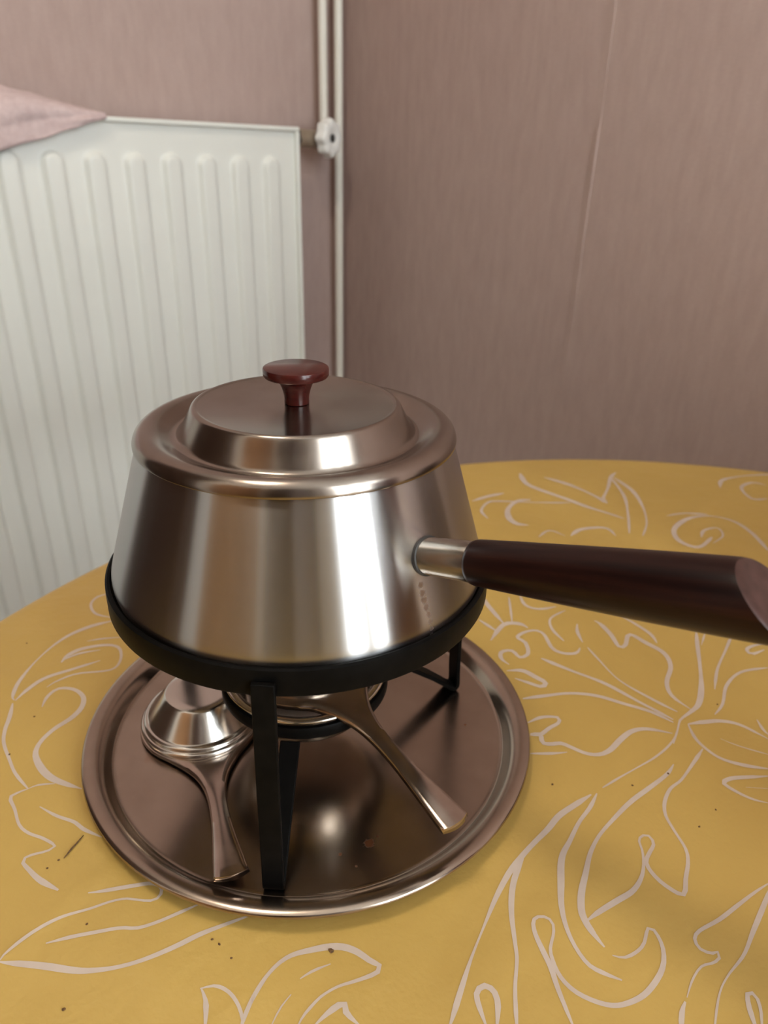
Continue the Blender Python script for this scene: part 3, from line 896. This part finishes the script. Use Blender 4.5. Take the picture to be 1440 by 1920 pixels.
# ================================================================== burner and snuffer (same spoon-shaped plate)
HW = smooth_profile([(0.026, 0.0285), (0.032, 0.0232), (0.038, 0.0180), (0.045, 0.0130), (0.053, 0.0088), (0.063, 0.0060), (0.075, 0.0048), (0.088, 0.0049), (0.102, 0.0059), (0.117, 0.0074), (0.130, 0.0086)], 6)
def half_width(s, R):
    c = math.sqrt(max(0.0, R * R - s * s)) if abs(s) < R else 0.0
    h = 0.0
    if s >= HW[0][0]:
        for (s0, w0), (s1, w1) in zip(HW[:-1], HW[1:]):
            if s0 <= s <= s1 + 1e-9:
                h = w0 + (w1 - w0) * (s - s0) / (s1 - s0)
        if s > HW[-1][0]: h = HW[-1][1]
    return max(c, h)
def spoon_plate(R, zfun, th=0.0010, skirt=0.0030, L=0.130):
    """flat disc running out into a flared handle along +x, edges turned down"""
    rows = [-R * math.cos(math.pi / 2 * k / 14) for k in range(14)]
    s = 0.0
    while s < L: rows.append(s); s += 0.0025
    rows.append(L)
    vs_ = [-1, -0.9, -0.6, -0.3, 0, 0.3, 0.6, 0.9, 1]
    V, Fc = [], []
    m = len(vs_) + 2
    for si, s in enumerate(rows):
        w = max(half_width(s, R), 0.0004)
        z = zfun(s)
        bend = 0.0018 * max(0.0, min(1.0, (s - 0.045) / 0.03))
        row = [(s, -w - 0.0004, z - skirt)]
        for q in vs_:
            ss = s + (0.0022 * (1 - q * q) if si == len(rows) - 1 else 0.0)
            row.append((ss, q * w, z - 0.25 * bend * 0 - (0.0008 if abs(q) == 1 else 0.0) - bend * 0.35 * q * q))
        row.append((s, w + 0.0004, z - skirt))
        V += row
    n = len(rows)
    for i in range(n - 1):
        for k in range(m - 1):
            q = i * m + k
            Fc.append((q, q + 1, q + m + 1, q + m))
    # turned-down end lip
    base = len(V)
    last = (n - 1) * m
    for k in range(m):
        x, y, z = V[last + k]
        V.append((x + 0.0006, y, zfun(L) - skirt))
    for k in range(m - 1):
        Fc.append((last + k, last + k + 1, base + k + 1, base + k))
    return V, Fc

M['steel_bright'] = steel('polished_steel', (0.62, 0.58, 0.53), (0.70, 0.66, 0.61), 0.19, 0.0, rvar=0.03).m
M['steel_handle'] = steel('worn_handle_steel', (0.42, 0.34, 0.29), (0.52, 0.44, 0.38), 0.20, 0.0, grain=(9, 9, 9), rvar=0.05).m

SN = Vector((-0.0672, 0.0180, ZS))
sn_dir = math.atan2(-0.112 - SN.y, -0.0385 - SN.x)
snuf = empty('burner_snuffer', SN, sn_dir)
tag(snuf, 'bright steel snuffer cap with flared handle lying on the tray', 'snuffer')
def sn_z(s): return 0.0046 + 0.0125 * max(0.0, (s - 0.038) / 0.092) ** 1.3
o = mesh_obj('handle_plate', *spoon_plate(0.0388, sn_z), M['steel_handle'], snuf, autosmooth=50)
so = o.modifiers.new('thickness', 'SOLIDIFY'); so.thickness = 0.0008
v, f = lathe(smooth_profile([(0.0382, 0.0042), (0.0384, 0.0060), (0.0374, 0.0074), (0.0362, 0.0078)], 3) + smooth_profile([(0.0360, 0.0082), (0.0362, 0.0095), (0.0350, 0.0106), (0.0336, 0.0110)], 3) +
             [(0.0330, 0.0118), (0.0290, 0.0170), (0.0250, 0.0222), (0.0222, 0.0258), (0.0214, 0.0266), (0.0206, 0.0270), (0.015, 0.0270), (0, 0.0270)], 96)
mesh_obj('cap', v, f, M['steel_bright'], snuf)

BU = Vector((0.0, 0.0, ZT + 0.0006))
bu_dir = math.atan2(-0.1075, 0.0708)
burn = empty('fondue_burner', BU, bu_dir)
tag(burn, 'steel spirit burner with flared handle held in the stand', 'burner')
v, f = lathe([(0, 0.0315), (0.034, 0.0315), (0.0395, 0.0330), (0.0420, 0.0365), (0.0440, 0.0535), (0.0462, 0.0545), (0.0485, 0.0548), (0.0492, 0.0556), (0.0485, 0.0566), (0.0462, 0.0566), (0.0440, 0.0562), (0.0425, 0.054), (0.040, 0.038), (0.034, 0.034), (0, 0.034)], 96)
mesh_obj('bowl', v, f, M['steel_bright'], burn)
def bu_z(s): return 0.0615 - 0.0190 * max(0.0, (s - 0.030) / 0.10) ** 1.0
o = mesh_obj('handle_plate', *spoon_plate(0.0405, bu_z, skirt=0.0035), M['steel_handle'], burn, autosmooth=50)
so = o.modifiers.new('thickness', 'SOLIDIFY'); so.thickness = 0.0008
v, f = lathe([(0.0315, 0.0612), (0.0318, 0.0650), (0.0306, 0.0662), (0.0312, 0.0675), (0.0300, 0.0690), (0.0280, 0.0692), (0.0275, 0.0675), (0.0275, 0.0616)], 80, closed=True)
mesh_obj('collar', v, f, M['steel_bright'], burn, autosmooth=45)
v, f = lathe([(0, 0.0640), (0.0274, 0.0640), (0.0274, 0.0628), (0, 0.0628)], 48)
mesh_obj('wick_gauze', v, f, M['gauze'] if 'gauze' in M else M['dark'], burn, autosmooth=45)

# ================================================================== pot
ZP = 0.1256                                 # underside of the pot above the oilcloth
pot = empty('fondue_pot', (0, 0, ZT + ZP))
tag(pot, 'brushed stainless steel fondue pot with a dark wooden handle', 'pot')
HAZ, HEL = math.radians(-50.8), math.radians(16.2)
HD = Vector((math.cos(HAZ) * math.cos(HEL), math.sin(HAZ) * math.cos(HEL), math.sin(HEL)))
HA = Vector((0.0577, -0.0707, 0.1721))
st = []
for i in range(9):                         # rusty drip below the ferrule
    q = i / 8
    z = 0.161 - 0.030 * q - ZP
    az = HAZ - math.radians(4.6 - 2.4 * q)
    r = 0.0955 + 0.0055 * q
    st.append(((r * math.cos(az), r * math.sin(az), z), 0.0021 - 0.0008 * q, 0.5 - 0.2 * q))
M['steel_pot'] = steel('brushed_pot_steel', (0.45, 0.435, 0.425), (0.47, 0.455, 0.445), 0.265, 1.0, 0.25, (5, 5, 420), st, (0.27, 0.16, 0.07), rvar=0.008).m
outer = smooth_profile([(0.0800, 0.2080), (0.0838, 0.1960), (0.0880, 0.1820), (0.0922, 0.1680), (0.0958, 0.1560), (0.0988, 0.1460), (0.1003, 0.1400), (0.1003, 0.1360)], 5) + \
        smooth_profile([(0.0995, 0.1325), (0.0975, 0.1285), (0.0940, 0.1260), (0.0900, 0.1256)], 4)
inner = [(0.0, 0.1256), (0.0, 0.1272), (0.0895, 0.1272), (0.0960, 0.1310), (0.0985, 0.1365), (0.0980, 0.1410), (0.0938, 0.1560), (0.0862, 0.1810), (0.0785, 0.2080)]
v, f = lathe([(r, z - ZP) for r, z in outer + [(0.045, 0.1256)] + inner], 160, closed=True)
mesh_obj('pot_body', v, f, M['steel_pot'], pot, autosmooth=50)

def along(s, r, seg, bias=0.0, up=None):
    side = Vector((-HD.y, HD.x, 0)).normalized()
    upv = side.cross(HD).normalized() * -1
    if upv.z < 0: upv = -upv
    out = []
    for k in range(seg):
        t = 2 * math.pi * k / seg
        out.append(HA - Vector((0, 0, ZP)) + HD * (s - bias * math.sin(t) * r) + side * (math.cos(t) * r) + upv * (math.sin(t) * r))
    return out
def sweep(stations, seg=40, cap0=True, cap1=True):
    V, Fc = [], []
    for s, r, b in stations:
        V += [tuple(p) for p in along(s, r, seg, b)]
    n = len(stations)
    for i in range(n - 1):
        for k in range(seg):
            k2 = (k + 1) % seg
            Fc.append((i * seg + k, i * seg + k2, (i + 1) * seg + k2, (i + 1) * seg + k))
    if cap0: Fc.append(tuple(range(seg)))
    if cap1: Fc.append(tuple((n - 1) * seg + k for k in range(seg)))
    return V, Fc
M['steel_ferrule'] = steel('ferrule_steel', (0.60, 0.55, 0.48), (0.66, 0.61, 0.54), 0.20, rvar=0.03).m
mesh_obj('ferrule', *sweep([(-0.010, 0.0087, 0), (0.002, 0.0088, 0), (0.0285, 0.0092, 0)]), M['steel_ferrule'], pot, autosmooth=50)
mesh_obj('ferrule_joint', *sweep([(-0.004, 0.0094, 0), (0.0004, 0.0095, 0), (0.0008, 0.0090, 0)]), M['dark'], pot, autosmooth=50)
SE, BI = 0.147, 0.75
st_h = [(0.0278, 0.0092, 0), (0.0282, 0.0098, 0), (0.0300, 0.0102, 0), (0.0500, 0.0110, 0), (0.0750, 0.0119, 0), (0.1000, 0.0127, 0.15), (0.1250, 0.0133, 0.5), (SE - 0.002, 0.0136, BI), (SE, 0.0134, BI)]
hv, hf = sweep(st_h, 48, True, False)
# handle built in a frame whose x axis follows the grip, for the grain
hm = Matrix.Translation(HA - Vector((0, 0, ZP))) @ HD.to_track_quat('X', 'Z').to_matrix().to_4x4()
hi = hm.inverted()
ho = mesh_obj('handle_grip', [(hi @ Vector(q))[:] for q in hv], hf, M['rosewood'], pot, autosmooth=50)
ho.matrix_local = hm
ev, ef = sweep([(SE, 0.0134, BI), (SE + 0.0007, 0.0127, BI), (SE + 0.0005, 0.0085, BI), (SE + 0.0002, 0.004, BI)], 48, False, True)
eo = mesh_obj('end_face', [(hi @ Vector(q))[:] for q in ev], ef, M['rosewood_end'], ho, autosmooth=60)

# ================================================================== lid
ZL = 0.2072
lid = empty('pot_lid', (0, 0, ZT + ZL))
tag(lid, 'stepped stainless steel lid with a dark red knob on the pot', 'lid')
M['steel_lid'] = steel('lid_steel', (0.285, 0.24, 0.205), (0.35, 0.30, 0.262), 0.23, 0.5, 0.25, (5, 5, 5), [((-0.031, 0.006, 0.017), 0.013, 0.10), ((0.028, -0.004, 0.017), 0.016, 0.08)], rvar=0.05).m
lp = [(0.0, 0.2236), (0.02, 0.2236), (0.0485, 0.2238), (0.0500, 0.2243)] + smooth_profile([(0.0510, 0.2246), (0.0522, 0.2240), (0.0532, 0.2226), (0.0560, 0.2172), (0.0585, 0.2128), (0.0598, 0.2108), (0.0612, 0.2098), (0.0632, 0.2098), (0.0665, 0.2114), (0.0705, 0.2136), (0.0745, 0.2148), (0.0780, 0.2143), (0.0805, 0.2122), (0.0817, 0.2094), (0.0818, 0.2076)], 4)
under = [(0.0810, 0.2073), (0.0806, 0.2085), (0.0796, 0.2106), (0.0774, 0.2122), (0.0745, 0.2126), (0.0705, 0.2116), (0.0665, 0.2096), (0.0630, 0.2080), (0.0600, 0.2084), (0.0560, 0.2150), (0.0520, 0.2222), (0.0500, 0.2228), (0.0, 0.2224)]
v, f = lathe([(r, z - ZL) for r, z in lp + under], 160)
mesh_obj('lid_shell', v, f, M['steel_lid'], lid)
kp = [(0.0, 0.2237), (0.0060, 0.2237), (0.0063, 0.2240), (0.0063, 0.2248)] + smooth_profile([(0.0062, 0.2262), (0.0065, 0.2285), (0.0072, 0.2312), (0.0083, 0.2338), (0.0097, 0.2358), (0.0112, 0.2369)], 4) + \
     [(0.0142, 0.2371), (0.0158, 0.2376), (0.0164, 0.2385), (0.0165, 0.2412), (0.0162, 0.2420), (0.0156, 0.2423), (0.0, 0.2424)]
v, f = lathe([(r, z - ZL) for r, z in kp], 72)
mesh_obj('knob', v, f, M['knob'], lid, autosmooth=35)
